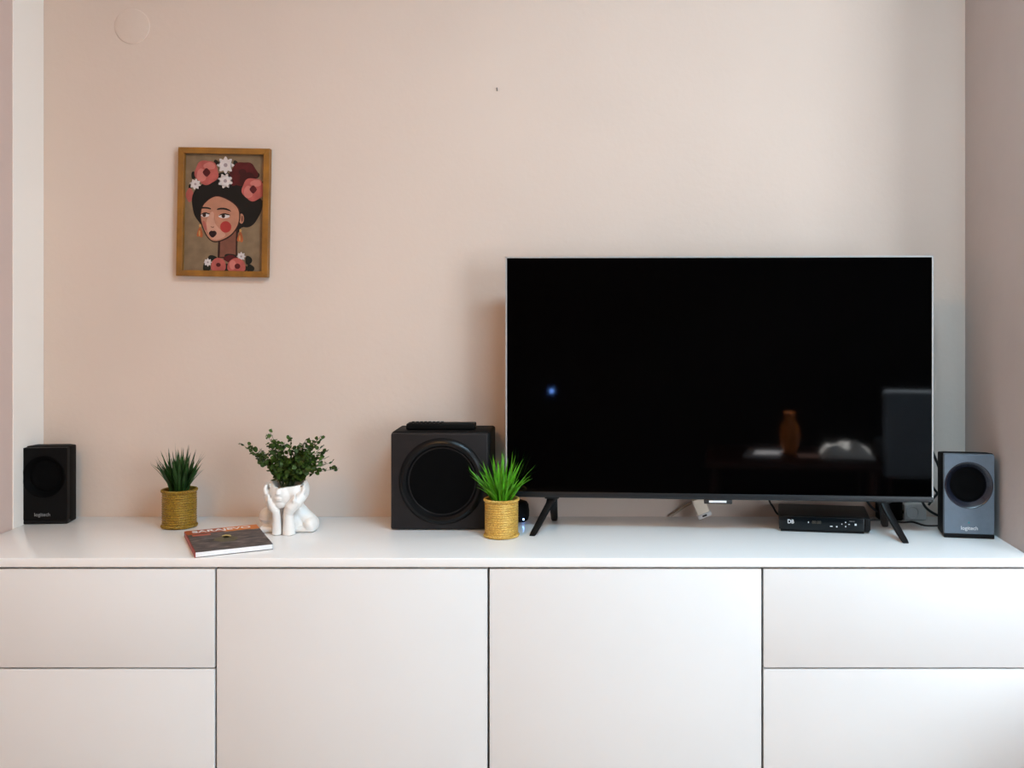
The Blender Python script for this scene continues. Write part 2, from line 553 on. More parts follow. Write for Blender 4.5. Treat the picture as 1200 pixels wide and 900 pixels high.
# ================================================================== SATELLITE SPEAKERS
def satellite(name, label, loc, rz, wd, ht, dp, front, ring, cone_r, cone_c, led, lettermat, slope):
    t = thing(name, label, 'speaker', loc, rz, 'pair of satellite speakers')
    m = MB()
    # enclosure: front corners sharp, rear edges chamfered
    c = .02
    poly = [(-wd / 2, .0105), (wd / 2, .0105), (wd / 2, dp - c), (wd / 2 - c, dp), (-wd / 2 + c, dp), (-wd / 2, dp - c)]
    bm2 = bmesh.new()
    a = [bm2.verts.new((x, y, .001)) for x, y in poly]
    b_ = [bm2.verts.new((x, y, ht)) for x, y in poly]
    bm2.faces.new(a)
    bm2.faces.new(b_)
    for k in range(6):
        bm2.faces.new((a[k], a[(k + 1) % 6], b_[(k + 1) % 6], b_[k]))
    bmesh.ops.recalc_face_normals(bm2, faces=bm2.faces)
    for v in b_:
        v.co.z -= slope * v.co.y
    bmesh.ops.bevel(bm2, geom=bm2.edges[:], offset=.0035, segments=2, profile=.5, affect='EDGES')
    m.merge(bm2)
    m.build('enclosure', M['black_soft'], t)
    bt = .0105
    x, z = cone_c
    r = cone_r
    fp = MB()
    fp.merge(holed_plate(-wd / 2 + .0008, wd / 2 - .0008, bt, ht - .0030, -.0055, .0112, x, z, r))
    fp.build('front_panel', front, t, auto=.35)
    MB().box((-wd / 2 + .0005, -.0045, .0004), (wd / 2 - .0005, .02, bt - .0002), .0018, 2).build('base_strip', M['black'], t)
    mx = Matrix.Translation((x, -.0055, z)) @ RXF
    # thin rim, then a wide bevel that falls inwards to the driver
    MB().lathe([(r + .0012, -.0004), (r + .0010, .0006), (r - .0005, .0011), (r - .0022, .0002), (r - .0075, -.0070), (r - .0115, -.0102), (r - .0130, -.0122), (r - .0145, -.0122)], 96, mx).build('driver_ring', ring, t)
    MB().lathe([(r - .0130, -.0118), (r - .017, -.0100), (r - .022, -.0108), (r * .5, -.0125), (r * .3, -.0118), (0, -.0085)], 72, mx).build('driver_cone', M['cone'], t)
    text_mesh('maker_lettering', 'logitech', .0125, lettermat, t, Matrix.Translation((.0005, -.0059, .0245)) @ FRONT)
    if led:
        tri = MB()
        tri.prism([(-.003, 0), (.003, 0), (.0005, .0055)], -.0059, -.0053, 0, Matrix.Translation((-.001, 0, .036)))
        tri.build('indicator', M['teal'], t)
    return t


a = T(1105.5, 629.5)
wR = .1165
yawR = math.radians(-9)
dirx = Vector((math.cos(yawR), math.sin(yawR), 0))
cR = a + dirx * (wR / 2)
satellite('satellite_speaker', 'small speaker with lit grey front standing right of the television', (cR.x, cR.y, TOP), yawR, wR, .2025, .105,
          M['spk_front'], M['ring_blue'], .0545, (-.001, .1265), True, M['letter'], .115)
a = T(80, 613.6)
wL = .123
yawL = math.radians(4)
dirx = Vector((math.cos(yawL), math.sin(yawL), 0))
cL = a - dirx * (wL / 2)
satellite('satellite_speaker', 'small all-black speaker standing alone in the left corner', (cL.x, cL.y, TOP), yawL, wL, .1960, .068,
          M['spk_front_black'], M['cone'], .0518, (.0042, .120), False, M['letter_dim'], .05)

# volume pod behind the front plant
pd = thing('volume_control_pod', 'round black control pod with a blue light behind the bright grass plant', 'control pod', (P(604.5, 600, 2.655).x, 2.662, TOP))
MB().lathe([(0, .0005), (.027, .0005), (.031, .003), (.0335, .012), (.034, .026), (.032, .042), (.028, .048), (.02, .051), (0, .052)], 40).build('body', M['black_soft'], pd)
MB().ball((.021, -.0262, .0085), .0022, 2).build('status_light', M['blue_led'], pd)

# ================================================================== SET-TOP BOX
sb = thing('set_top_box', 'flat black set-top box with white front markings under the television', 'set-top box', (T(913, 622.3).x + .109 * math.cos(math.radians(9)), T(913, 622.3).y - .109 * math.sin(math.radians(9)), TOP), math.radians(-9))
MB().box((-.109, .003, .004), (.109, .150, .0385), .004, 3).build('case', M['black'], sb)
MB().box((-.1092, -.003, .0055), (.094, .005, .0375), .002, 2).build('front_panel', M['stb_gloss'], sb)
MB().box((-.105, -.001, .0004), (.094, .02, .0055), .001, 1).build('plinth', M['black'], sb)
MB().box((.095, -.0015, .007), (.1088, .006, .0372), .003, 3).build('side_cheek', M['black'], sb)
for sx in (-.09, .09):
    MB().lathe([(0, 0), (.007, 0), (.007, .005)], 16, Matrix.Translation((sx, .13, 0))).build('foot', M['black_soft'], sb)
text_mesh('emblem', 'DB', .0135, M['letter'], sb, Matrix.Translation((-.081, -.0033, .0247)) @ FRONT, sx=.9)
text_mesh('display_digits', '88:88', .010, M['digit'], sb, Matrix.Translation((-.019, -.0033, .0247)) @ FRONT)


def mark(nm, x, z, w_, h_):
    MB().box((x - w_ / 2, -.0034, z - h_ / 2), (x + w_ / 2, -.0028, z + h_ / 2), .0002, 1).build(nm, M['letter'], sb)


mark('button', -.0385, .0247, .0020, .0036)
mark('button', .016, .0165, .0062, .0018)
mark('button', .029, .0160, .0034, .0030)
mark('button', .041, .0228, .0022, .0022)
mark('button', .050, .0172, .0022, .0034)
mark('button', .050, .0272, .0026, .0026)
mark('button', .058, .0226, .0034, .0016)
mark('button', .0735, .0224, .0046, .0046)
text_mesh('fine_print', 'III IIII II III', .0032, M['letter_dim'], sb, Matrix.Translation((.065, -.0033, .0300)) @ FRONT)

# ================================================================== POTTED GRASSES
def potted_grass(label, loc, R, hp, hf, rf, gold, leaf, seed, nb, ymax=9, spread=62):
    rnd = random.Random(seed)
    t = thing('potted_grass', label, 'potted plant', loc, 0, 'grass plants in gold rope pots')
    # body: coiled rope
    n = 15
    prof = [(0, .0008), (R - .004, .0008)]
    for k in range(n):
        zc = .004 + (hp - .008) * (k + .5) / n
        hh = (hp - .008) / n / 2
        for a in (-.9, -.5, 0, .5, .9):
            prof.append((R - .0022 + .0022 * math.cos(a * PI / 2), zc + hh * a))
    prof += [(R - .004, hp - .003), (R - .006, hp - .012), (0, hp - .012)]
    bm_ = MB().lathe(prof, 72)
    for v in bm_.bm.verts:
        r = math.hypot(v.co.x, v.co.y)
        if r > R * .8:
            k = 1 + .012 * noise.noise(v.co * 90 + Vector((seed, 0, 0)))
            v.co.x *= k
            v.co.y *= k
    bm_.build('pot', gold, t)
    for nm, zz in (('braided_rim', hp - .0030), ('braided_foot', .0042)):
        rm = MB()
        for ph in (0, PI):
            pts = []
            for k in range(181):
                a = 2 * PI * k / 180
                tw = 26 * a + ph
                rr = R - .0008 + .0015 * math.cos(tw)
                pts.append((rr * math.cos(a), rr * math.sin(a), zz + .0017 * math.sin(tw)))
            rm.tube(pts, .0022, 6)
        rm.build(nm, gold, t)
    MB().lathe([(R - .006, hp - .0125), (R - .006, hp - .011), (R * .5, hp - .007), (0, hp - .005)], 32).build('soil', M['soil'], t)
    f = bmesh.new()
    for i in range(nb):
        az = 2 * PI * ((i * .618034) % 1) + rnd.uniform(-.3, .3)
        u = ((i + rnd.random()) / nb)
        lean = math.radians(3 + spread * u ** .9)
        ln = hf * rnd.uniform(.62, 1.06) * (1.06 - .12 * u)
        ro = R * .5 * rnd.random()
        p = Vector((ro * math.cos(az), ro * math.sin(az), hp - .009))
        side = Vector((-math.sin(az), math.cos(az), 0))
        side = (Matrix.Rotation(rnd.uniform(-1.2, 1.2), 3, 'Z') @ side)
        wd = rnd.uniform(.0048, .0074)
        segs = 7
        th = lean * .55
        prev = None
        bend = rnd.uniform(.1, .8) * lean
        for s in range(segs + 1):
            k = s / segs
            w_ = wd * (.55 + 1.6 * k * (1 - k) + .2 * (1 - k)) * (1 - k ** 4)
            d = Vector((math.sin(th) * math.cos(az), math.sin(th) * math.sin(az), math.cos(th)))
            nr = d.cross(side).normalized()
            l_ = f.verts.new(p - side * w_ / 2 - nr * w_ * .18)
            c_ = f.verts.new(p)
            r_ = f.verts.new(p + side * w_ / 2 - nr * w_ * .18)
            if prev:
                f.faces.new((prev[0], prev[1], c_, l_))
                f.faces.new((prev[1], prev[2], r_, c_))
            prev = (l_, c_, r_)
            th += bend / segs * (.4 + 1.2 * k)
            p = p + d * ln / segs
            if p.y > ymax:
                p.y = ymax + (p.y - ymax) * .1
            q = math.hypot(p.x, p.y)
            if q > rf:
                p.x *= rf / q
                p.y *= rf / q
    fb = MB()
    fb.merge(f)
    fb.build('foliage', leaf, t, auto=3)
    return t


c1 = T(209.5, 621.5)
potted_grass('dark green grass plant in a gold rope pot near the left speaker', (c1.x * 1.015, c1.y + .042, TOP), .0412, .0945, .115, .068, M['gold_dark'], M['leaf_dark'], 3, 105, 9, 56)
c2 = T(587.5, 633)
potted_grass('bright green grass plant in a gold rope pot in front of the subwoofer', (c2.x * 1.015, c2.y + .0405, TOP), .0405, .0915, .108, .083, M['gold_light'], M['leaf_bright'], 11, 105, .034, 74)

# ================================================================== BUST VASE AND GREENERY
def remesh(src, name, m, parent, voxel, smooth_it=4):
    o = src.build('tmp', m)
    md = o.modifiers.new('r', 'REMESH')
    md.mode = 'VOXEL'
    md.voxel_size = voxel
    md2 = o.modifiers.new('s', 'SMOOTH')
    md2.factor = .5
    md2.iterations = smooth_it
    bpy.context.view_layer.update()
    dg = bpy.context.evaluated_depsgraph_get()
    me = bpy.data.meshes.new_from_object(o.evaluated_get(dg))
    bpy.data.objects.remove(o)
    me.name = name
    me.materials.clear()
    me.materials.append(m)
    for p in me.polygons:
        p.use_smooth = True
    o = bpy.data.objects.new(name, me)
    COL.objects.link(o)
    if parent:
        o.parent = parent
    return o


vy = 2.535
vx = P(337, 600, vy).x
vs = thing('bust_vase', 'white ceramic bust vase of a head resting in two hands', 'vase', (vx, vy, TOP))
b = MB()
RY = lambda a: Matrix.Rotation(a, 4, 'Y')
# shoulders and chest
b.ball((.000, .014, .024), (.052, .030, .040), 3)
b.tube([(-.0515, .008, .001), (-.0520, .008, .030), (-.0505, .010, .0385)], [.0215, .0210, .0195], 24)     # left upper arm
b.ball((-.0508, .010, .040), (.0200, .024, .0185), 3)
b.tube([(-.050, .012, .046), (-.020, .016, .050), (.016, .016, .056)], [.0150, .018, .020], 20)
b.tube([(.018, .014, .050), (.036, .013, .034), (.055, .011, .022)], [.023, .021, .0185], 20)              # right shoulder slopes down
b.ball((.0555, .009, .018), (.0190, .028, .0205), 3)
b.box((-.066, -.014, .0008), (.068, .036, .016), .007, 3)
# neck
b.tube([(.010, .016, .04), (.012, .014, .07), (.010, .008, .09)], [.026, .0225, .028], 20)
# head
b.ball((.003, .004, .102), (.0485, .043, .043), 4)
b.ball((-.008, -.014, .096), (.032, .034, .034), 3)
b.ball((-.008, -.030, .0755), (.0150, .0150, .0125), 3)            # chin
b.tube([(-.009, -.040, .117), (-.0095, -.0480, .1035), (-.0095, -.0485, .1000)], [.0038, .0058, .0062], 12)  # nose
b.ball((-.009, -.0462, .0905), (.0092, .0045, .0026), 2)           # lips
b.ball((-.009, -.0452, .0862), (.0078, .0048, .0030), 2)
# forearms rise together under the chin, hands open along the jaw
b.tube([(-.0165, -.030, .001), (-.0165, -.031, .022), (-.0165, -.034, .044), (-.0180, -.036, .060)], [.0118, .0112, .0100, .0095], 18)
b.tube([(.0125, -.030, .001), (.0125, -.031, .022), (.0120, -.034, .044), (.0125, -.036, .060)], [.0155, .0140, .0118, .0112], 18)
for s, x1, w_, xe in ((-1, -.018, .0088, -.0465), (1, .0125, .0125, .0470)):
    xm = (x1 + xe) / 2
    b.tube([(x1, -.036, .056), (x1 + s * .006, -.037, .066), (xm + s * .002, -.033, .080), (xe - s * .004, -.022, .094)], [w_, w_ * 1.12, w_ * 1.2, w_ * 1.05], 16)
    # four fingers lying back along the side of the head, thumb forward on the cheek
    for k, (oy, oz, ln) in enumerate(((-.012, .004, .028), (-.004, .003, .031), (.004, .000, .029), (.011, -.005, .023))):
        bx, by, bz = xe - s * .004, -.020 + oy * .8, .092 + oz
        b.tube([(bx, by, bz), (bx + s * .0045, by + .004, bz + ln * .45), (bx + s * .0015, by + .010, bz + ln * .95)], [.0054, .0050, .0040], 10)
    b.tube([(xm - s * .003, -.042, .074), (xm - s * .001, -.0465, .086), (xm + s * .001, -.0435, .099)], [.0056, .0052, .0040], 10)
vase = remesh(b, 'body', M['ceramic'], vs, .0013, 3)
# open the top: cut the crown off along a sloping plane, lower at the front right, and sink a bowl into it
bm = bmesh.new()
bm.from_mesh(vase.data)
r0 = bmesh.ops.bisect_plane(bm, geom=bm.verts[:] + bm.edges[:] + bm.faces[:], plane_co=(0, 0, .0006), plane_no=(0, 0, -1), clear_outer=True)
bmesh.ops.holes_fill(bm, edges=[e for e in bm.edges if e.is_boundary], sides=0)
co = Vector((0, 0, .1245))
no = Vector((.02, -.25, 1)).normalized()
res = bmesh.ops.bisect_plane(bm, geom=bm.verts[:] + bm.edges[:] + bm.faces[:], plane_co=co, plane_no=no, clear_outer=True)
rim = [e for e in bm.edges if e.is_boundary]
ret = bmesh.ops.extrude_edge_only(bm, edges=rim)
nv = [g for g in ret['geom'] if isinstance(g, bmesh.types.BMVert)]
cen = sum((v.co for v in nv), Vector()) / len(nv)
for v in nv:
    v.co = cen + (v.co - cen) * .86
rim2 = [g for g in ret['geom'] if isinstance(g, bmesh.types.BMEdge) and g.is_boundary]
ret = bmesh.ops.extrude_edge_only(bm, edges=rim2)
nv = [g for g in ret['geom'] if isinstance(g, bmesh.types.BMVert)]
for v in nv:
    v.co = cen + (v.co - cen) * .75 + Vector((0, 0, -.032))
rim3 = [g for g in ret['geom'] if isinstance(g, bmesh.types.BMEdge) and g.is_boundary]
bmesh.ops.holes_fill(bm, edges=rim3, sides=0)
bmesh.ops.recalc_face_normals(bm, faces=bm.faces)
bm.to_mesh(vase.data)
bm.free()
for p in vase.data.polygons:
    p.use_smooth = True

rnd = random.Random(8)
gz = TOP + .10
gr = thing('leafy_sprigs', 'bunch of round-leaved green sprigs standing in the white bust vase', 'greenery', (vx, vy, gz))
tips = [(-.112, -.01, .117), (-.098, .0, .112), (-.086, -.02, .098), (-.072, .01, .102), (-.068, -.025, .082), (-.052, .015, .116), (-.040, -.01, .146), (-.046, -.02, .142), (-.030, .0, .122), (-.026, -.03, .100),
        (-.060, .01, .075), (-.045, -.03, .068), (-.010, .01, .118), (.006, .005, .134), (.000, .015, .102), (.010, -.03, .085), (.022, .0, .100), (.036, .02, .112), (.050, -.01, .122), (.062, .0, .120),
        (.080, .01, .134), (.090, -.01, .130), (.070, -.03, .100), (.085, .0, .092), (.098, .01, .100), (.100, -.015, .072), (.110, .0, .070), (.126, .0, .055), (.080, -.03, .062), (.060, -.04, .058), (.040, -.04, .072), (-.020, -.04, .060),
        (.020, -.045, .048), (.074, .0, .116), (.058, -.02, .104), (.092, -.02, .112), (.046, .0, .126), (.070, .02, .125), (.084, -.02, .078), (-.056, -.02, .094), (-.074, -.01, .088), (-.036, -.02, .118), (.104, -.01, .086), (-.030, .03, .09), (.03, .04, .09), (.05, .03, .075), (-.05, .03, .10), (.045, -.02, .09), (.066, -.02, .078), (-.012, -.035, .075), (.055, -.035, .085), (.015, -.02, .065)]
stem, lf = MB(), bmesh.new()
for tx, ty, tz in tips:
    base = Vector((rnd.uniform(-.014, .014), rnd.uniform(-.012, .012), .006))
    tip = Vector((tx, ty, tz))
    mid = base.lerp(tip, .5) + Vector((-tx * .12, 0, .012))
    pts = bez(base, base + Vector((tx * .12, ty * .1, .03)), mid, tip, 12)
    stem.tube(pts, [.0011 * (1 - .6 * i / 12) for i in range(13)], 5)
    L_ = (tip - base).length
    nl = int(8 + L_ * 125)
    for i in range(nl):
        k = .25 + .75 * (i + rnd.random() * .6) / nl
        k = min(k, 1)
        p = pts[min(12, int(k * 12))].lerp(pts[min(12, int(k * 12) + 1)], k * 12 % 1)
        r = rnd.uniform(.0062, .0100) * (1.12 - .45 * k)
        az = rnd.uniform(0, 2 * PI)
        el = rnd.uniform(-.5, 1.0)
        d = Vector((math.cos(az) * math.cos(el), math.sin(az) * math.cos(el), math.sin(el)))
        s_ = d.cross(Vector((rnd.uniform(-1, 1), rnd.uniform(-1, 1), rnd.uniform(-1, 1)))).normalized()
        n_ = d.cross(s_)
        q0 = p + d * .0015
        outl = [(0, 0), (.25, .55), (.7, .85), (1.2, .8), (1.7, .4), (1.95, 0)]
        cvs = [lf.verts.new(q0 + d * (a * r) - n_ * (.12 * r * (a - 1) ** 2)) for a, _ in outl]
        lft = [lf.verts.new(q0 + d * (a * r) + s_ * (bb * r) + n_ * (.18 * r)) for a, bb in outl[1:-1]]
        rgt = [lf.verts.new(q0 + d * (a * r) - s_ * (bb * r) + n_ * (.18 * r)) for a, bb in outl[1:-1]]
        for sd, fl in ((lft, False), (rgt, True)):
            fs = [(cvs[0], cvs[1], sd[0])]
            for j in range(3):
                fs.append((cvs[j + 1], cvs[j + 2], sd[j + 1], sd[j]))
            fs.append((cvs[4], cvs[5], sd[3]))
            for q in fs:
                lf.faces.new(q if not fl else q[::-1])
stem.build('stems', M['stem'], gr)
lb = MB()
lb.merge(lf)
lb.build('leaves', M['leaf_round'], gr, auto=3)

# ================================================================== BOOK
BL = T(203.5, 624.3, TOP + .0132)
FL = T(228, 647.3, TOP + .0132)
ex = Vector((.149, .077, 0)).normalized()       # along the short edge, away from the spine
ey = Vector((-ex.y, ex.x, 0))
bk = thing('paperback_book', 'glossy guide book with orange-red title band lying near the front edge', 'book', (FL.x, FL.y + .002, TOP), math.atan2(ex.y, ex.x))
BW, BH, BT = .166, .226, .0132
MB().box((.0012, .001, .0012), (BW - .001, BH - .001, BT - .0010), .0003, 1).build('pages', M['paper'], bk)
cvb = MB().box((0, 0, .0004), (BW, BH, .0014), .0003, 1).box((0, 0, BT - .0011), (BW, BH, BT), .0003, 1).box((-.0004, 0, .0004), (.0014, BH, BT), .0005, 2)
cm = bpy.data.materials.new('book_cover_print')
cm.use_nodes = True
nt = cm.node_tree
pb = nt.nodes['Principled BSDF']
pb.inputs['Roughness'].default_value = .45
pb.inputs['Specular IOR Level'].default_value = .3
tc = nt.nodes.new('ShaderNodeTexCoord')
sp = nt.nodes.new('ShaderNodeSeparateXYZ')
nt.links.new(tc.outputs['Object'], sp.inputs[0])
nz = nt.nodes.new('ShaderNodeTexNoise')
nz.inputs['Scale'].default_value = 55
nz.inputs['Detail'].default_value = 6
mp = nt.nodes.new('ShaderNodeMapping')
mp.inputs['Scale'].default_value = (.6, 1.3, 0)
nt.links.new(tc.outputs['Object'], mp.inputs[0])
nt.links.new(mp.outputs[0], nz.inputs['Vector'])
rp = nt.nodes.new('ShaderNodeValToRGB')
el = rp.color_ramp.elements
el[0].position, el[0].color = .30, (.012, .010, .010, 1)
el[1].position, el[1].color = .78, (.34, .27, .24, 1)
e = el.new(.47); e.color = (.055, .046, .046, 1)
e = el.new(.60); e.color = (.13, .105, .10, 1)
nt.links.new(nz.outputs['Fac'], rp.inputs[0])


def step(sock, thr, gt=True):
    n = nt.nodes.new('ShaderNodeMath')
    n.operation = 'GREATER_THAN' if gt else 'LESS_THAN'
    nt.links.new(sock, n.inputs[0])
    n.inputs[1].default_value = thr
    return n.outputs[0]


def mixc(fac, a, col):
    n = nt.nodes.new('ShaderNodeMix')
    n.data_type = 'RGBA'
    nt.links.new(fac, n.inputs[0])
    nt.links.new(a, n.inputs[6])
    n.inputs[7].default_value = (*col, 1)
    return n.outputs[2]


# wavy lower edge of the title band, orange towards the right end
ad = nt.nodes.new('ShaderNodeMath'); ad.operation = 'MULTIPLY_ADD'
nt.links.new(nz.outputs['Fac'], ad.inputs[0]); ad.inputs[1].default_value = .02
nt.links.new(sp.outputs['Y'], ad.inputs[2])
col = rp.outputs['Color']
col = mixc(step(ad.outputs[0], BH - .036), col, (.34, .07, .02))
md = nt.nodes.new('ShaderNodeMath'); md.operation = 'MULTIPLY'
nt.links.new(step(ad.outputs[0], BH - .036), md.inputs[0])
nt.links.new(step(sp.outputs['X'], .085), md.inputs[1])
col = mixc(md.outputs[0], col, (.62, .17, .02))
col = mixc(step(sp.outputs['X'], .0016, False), col, (.30, .035, .022))
nt.links.new(col, pb.inputs['Base Color'])
cvb.build('cover', cm, bk)
text_mesh('title_lettering', 'SARAJEVO', .0300, M['letter'], bk, Matrix.Translation((.082, BH - .0215, BT + .0001)), .0001, sx=.98, bold=.0006)
red_print = mat('red_print', (.42, .06, .03), .4, var=.2, scale=60)
olive_print = mat('olive_print', (.05, .045, .012), .4, var=.4, scale=80)
yellow_print = mat('yellow_print', (.55, .46, .16), .4, var=.3, scale=80)
pc = MB()
zt_ = BT - .0002
pc.box((.012, BH - .067, zt_), (.052, BH - .052, BT + .00012), 0, mi=0)
blob = lambda cx_, cy_, rx_, ry_, mi_: pc.prism([(rx_ * math.cos(k * PI / 9) * (1 + .12 * math.sin(3.1 * k)), ry_ * math.sin(k * PI / 9) * (1 + .15 * math.cos(2.3 * k))) for k in range(18)],
                                               -.0001, .0004, mi_, Matrix.Translation((cx_, cy_, BT - .00025)) @ Matrix.Rotation(PI / 2, 4, 'X'))
blob(.078, .10, .026, .030, 1)
blob(.083, .128, .010, .017, 2)
pc.build('cover_picture', [red_print, olive_print, yellow_print], bk, smooth=False)

# ================================================================== PICTURE
pcx = P(262.2, 249, YB - .012)
pic = thing('framed_picture', 'framed portrait print of a woman with a flower crown on the pink wall', 'picture', (pcx.x, YB - .012, pcx.z))
pic.rotation_euler = (0, .0185, 0)
S = (YB - .018) / F
FW, FH, FT = 107 * S / 2, 151 * S / 2, 7.0 * S
f = MB()


def mitre(pts):
    bm2 = bmesh.new()
    a = [bm2.verts.new((x, -.008, z)) for x, z in pts]
    b_ = [bm2.verts.new((x, .0115, z)) for x, z in pts]
    bm2.faces.new(a); bm2.faces.new(b_[::-1])
    for k in range(4):
        bm2.faces.new((a[k], b_[k], b_[(k + 1) % 4], a[(k + 1) % 4]))
    bmesh.ops.recalc_face_normals(bm2, faces=bm2.faces)
    bmesh.ops.bevel(bm2, geom=bm2.edges[:], offset=.0008, segments=1, affect='EDGES')
    return bm2


iw, ih = FW - FT, FH - FT
for nm, q in (('frame_rail', [(-FW, FH), (FW, FH), (iw, ih), (-iw, ih)]), ('frame_rail', [(-FW, -FH), (FW, -FH), (iw, -ih), (-iw, -ih)]),
              ('frame_rail', [(-FW, -FH), (-FW, FH), (-iw, ih), (-iw, -ih)]), ('frame_rail', [(FW, -FH), (FW, FH), (iw, ih), (iw, -ih)])):
    q_ = MB()
    q_.merge(mitre(q))
    q_.build(nm, M['frame'], pic, smooth=False)
MB().box((-iw - .002, .004, -ih - .002), (iw + .002, .0112, ih + .002)).build('backing_board', M['backing'], pic, smooth=False)

ART = {}
PM = []


def am(key, rgb, var=.12):
    m = mat('print_' + key, tuple(min(1, v * .78) for v in lin(rgb)), .5, spec=.3, var=var, scale=45)
    ART[key] = len(PM)
    PM.append(m)


am('bg', (136, 112, 86), .14); am('black', (8, 7, 8), .3); am('leaf', (22, 24, 18), .4); am('pink', (186, 92, 84), .2); am('pinklight', (208, 122, 112), .12)
am('red', (84, 14, 20), .3); am('dkred', (60, 8, 14), .2); am('white', (226, 212, 208), .06); am('skin', (190, 130, 104), .12); am('skinlit', (212, 156, 132), .08); am('neck', (126, 78, 62), .15)
am('blush', (176, 56, 52), .1); am('brown', (50, 22, 16), .2); am('orange', (184, 96, 52), .3); am('gold', (200, 150, 90), .2); am('grey', (170, 150, 152), .1); am('lip', (34, 10, 14), .2); am('rose', (176, 96, 84), .15)
art = MB()
layer = [0]


def uv(cx_, cy_):
    return ((cx_ - 361 + (cy_ - 444) * .0185) / 5 * S, -(cy_ - 444) / 5 * S)


def poly(pts, key, smooth_n=0):
    q = [Vector((*uv(*p), 0)) for p in pts]
    for _ in range(smooth_n):
        r = []
        for i in range(len(q)):
            a_, b_ = q[i], q[(i + 1) % len(q)]
            r += [a_.lerp(b_, .25), a_.lerp(b_, .75)]
        q = r
    layer[0] += 1
    y = .0038 - layer[0] * .00003
    bm2 = bmesh.new()
    vs_ = [bm2.verts.new((p.x, y, p.y)) for p in q]
    fc = bm2.faces.new(vs_)
    bmesh.ops.triangulate(bm2, faces=[fc])
    for fc in bm2.faces:
        if fc.normal.y > 0:
            fc.normal_flip()
    art.merge(bm2, None, ART[key])


def ell(cx_, cy_, rx_, ry_, key, n=22, wob=0., petals=5, rot=0.):
    poly([(cx_ + rx_ * (1 + wob * math.cos(petals * (2 * PI * k / n))) * math.cos(2 * PI * k / n + rot), cy_ + ry_ * (1 + wob * math.cos(petals * (2 * PI * k / n))) * math.sin(2 * PI * k / n + rot)) for k in range(n)], key)


def rose(cx_, cy_, r, k1, k2, kc):
    ell(cx_, cy_, r, r * 1.02, k1, 40, .05, 5, .4)
    ell(cx_ - r * .42, cy_ + r * .25, r * .42, r * .55, k2, 18, .06, 3, .3)
    ell(cx_ + r * .25, cy_ - r * .55, r * .5, r * .3, k2, 18, .06, 3, .9)
    ell(cx_ + r * .35, cy_ + r * .45, r * .42, r * .34, k1, 18, .06, 3)
    ell(cx_, cy_, r * .30, r * .34, kc, 14, .1, 4)


def daisy(cx_, cy_, r, rot=0.):
    ell(cx_, cy_, r * .86, r * .86, 'white', 48, .2, 8, rot)
    ell(cx_, cy_, r * .24, r * .24, 'grey', 12)


poly([(126, 92), (612, 92), (612, 800), (126, 800)], 'bg')
for x, y, rx, ry in ((182, 228, 16, 22), (428, 158, 16, 22), (312, 150, 14, 16), (160, 296, 10, 14), (592, 272, 10, 18), (552, 220, 16, 20), (575, 380, 14, 18)):
    ell(x, y, rx, ry, 'leaf', 14, .1, 3)
ell(158, 345, 22, 40, 'pink', 18, .06, 4)
poly([(168, 356), (196, 300), (255, 268), (330, 205), (400, 210), (470, 280), (560, 340), (590, 375), (584, 425), (562, 468), (535, 512), (498, 532), (462, 524), (448, 560), (400, 600), (262, 590), (228, 520), (186, 470), (174, 420)], 'black', 2)
poly([(326, 590), (442, 540), (436, 712), (322, 712)], 'brown')
poly([(338, 605), (430, 552), (428, 700), (334, 706)], 'neck')
ell(462, 478, 15, 30, 'skin', 16)
ell(466, 478, 7, 18, 'neck', 12)
# face
poly([(316, 340), (268, 362), (226, 408), (216, 470), (228, 528), (256, 590), (292, 622), (336, 618), (396, 590), (438, 540), (456, 486), (456, 430), (432, 392), (372, 356)], 'brown', 2)
poly([(316, 346), (270, 368), (231, 410), (222, 470), (234, 526), (262, 586), (294, 614), (334, 610), (392, 582), (432, 536), (449, 486), (449, 434), (426, 396), (370, 362)], 'skin', 2)
poly([(280, 440), (252, 500), (262, 560), (290, 604), (330, 604), (380, 575), (330, 540), (300, 500), (302, 440)], 'skinlit', 2)
poly([(232, 490), (252, 500), (262, 545), (250, 556), (236, 520)], 'rose', 2)
ell(370, 528, 33, 34, 'blush', 24)
# brows: two separate soft arches
poly([(222, 414), (258, 412), (284, 420), (284, 428), (256, 422), (224, 424)], 'black', 1)
poly([(318, 422), (348, 414), (384, 420), (408, 440), (380, 430), (346, 425), (318, 430)], 'black', 1)
# eyes, looking aside
for ex_, ey_, w_ in ((248, 461, 25), (360, 465, 33)):
    ell(ex_, ey_, w_, 12, 'white', 18)
    ell(ex_ - 4, ey_ - 1, 11, 12, 'brown', 14)
    poly([(ex_ - w_ - 3, ey_ + 2), (ex_ - w_ * .6, ey_ - 12), (ex_, ey_ - 18), (ex_ + w_ * .7, ey_ - 13), (ex_ + w_ + 11, ey_ - 6), (ex_ + w_ * .8, ey_ - 5), (ex_, ey_ - 10), (ex_ - w_ * .6, ey_ - 5)], 'black', 1)
poly([(288, 470), (298, 470), (302, 515), (296, 526), (284, 524), (290, 505)], 'skinlit', 1)
poly([(280, 524), (290, 530), (304, 526), (300, 534), (284, 533)], 'neck', 1)
poly([(268, 566), (284, 550), (294, 554), (306, 550), (320, 566), (306, 586), (292, 594), (280, 586)], 'lip', 1)
for x, y in ((218, 556), (455, 580)):
    ell(x + 2, y - 32, 7, 10, 'gold', 12)
    poly([(x - 4, y - 24), (x + 8, y - 24), (x + 20, y + 24), (x + 10, y + 40), (x, y + 30), (x - 14, y + 34), (x - 20, y + 22)], 'orange', 1)
    ell(x - 2, y + 12, 5, 18, 'gold', 10)
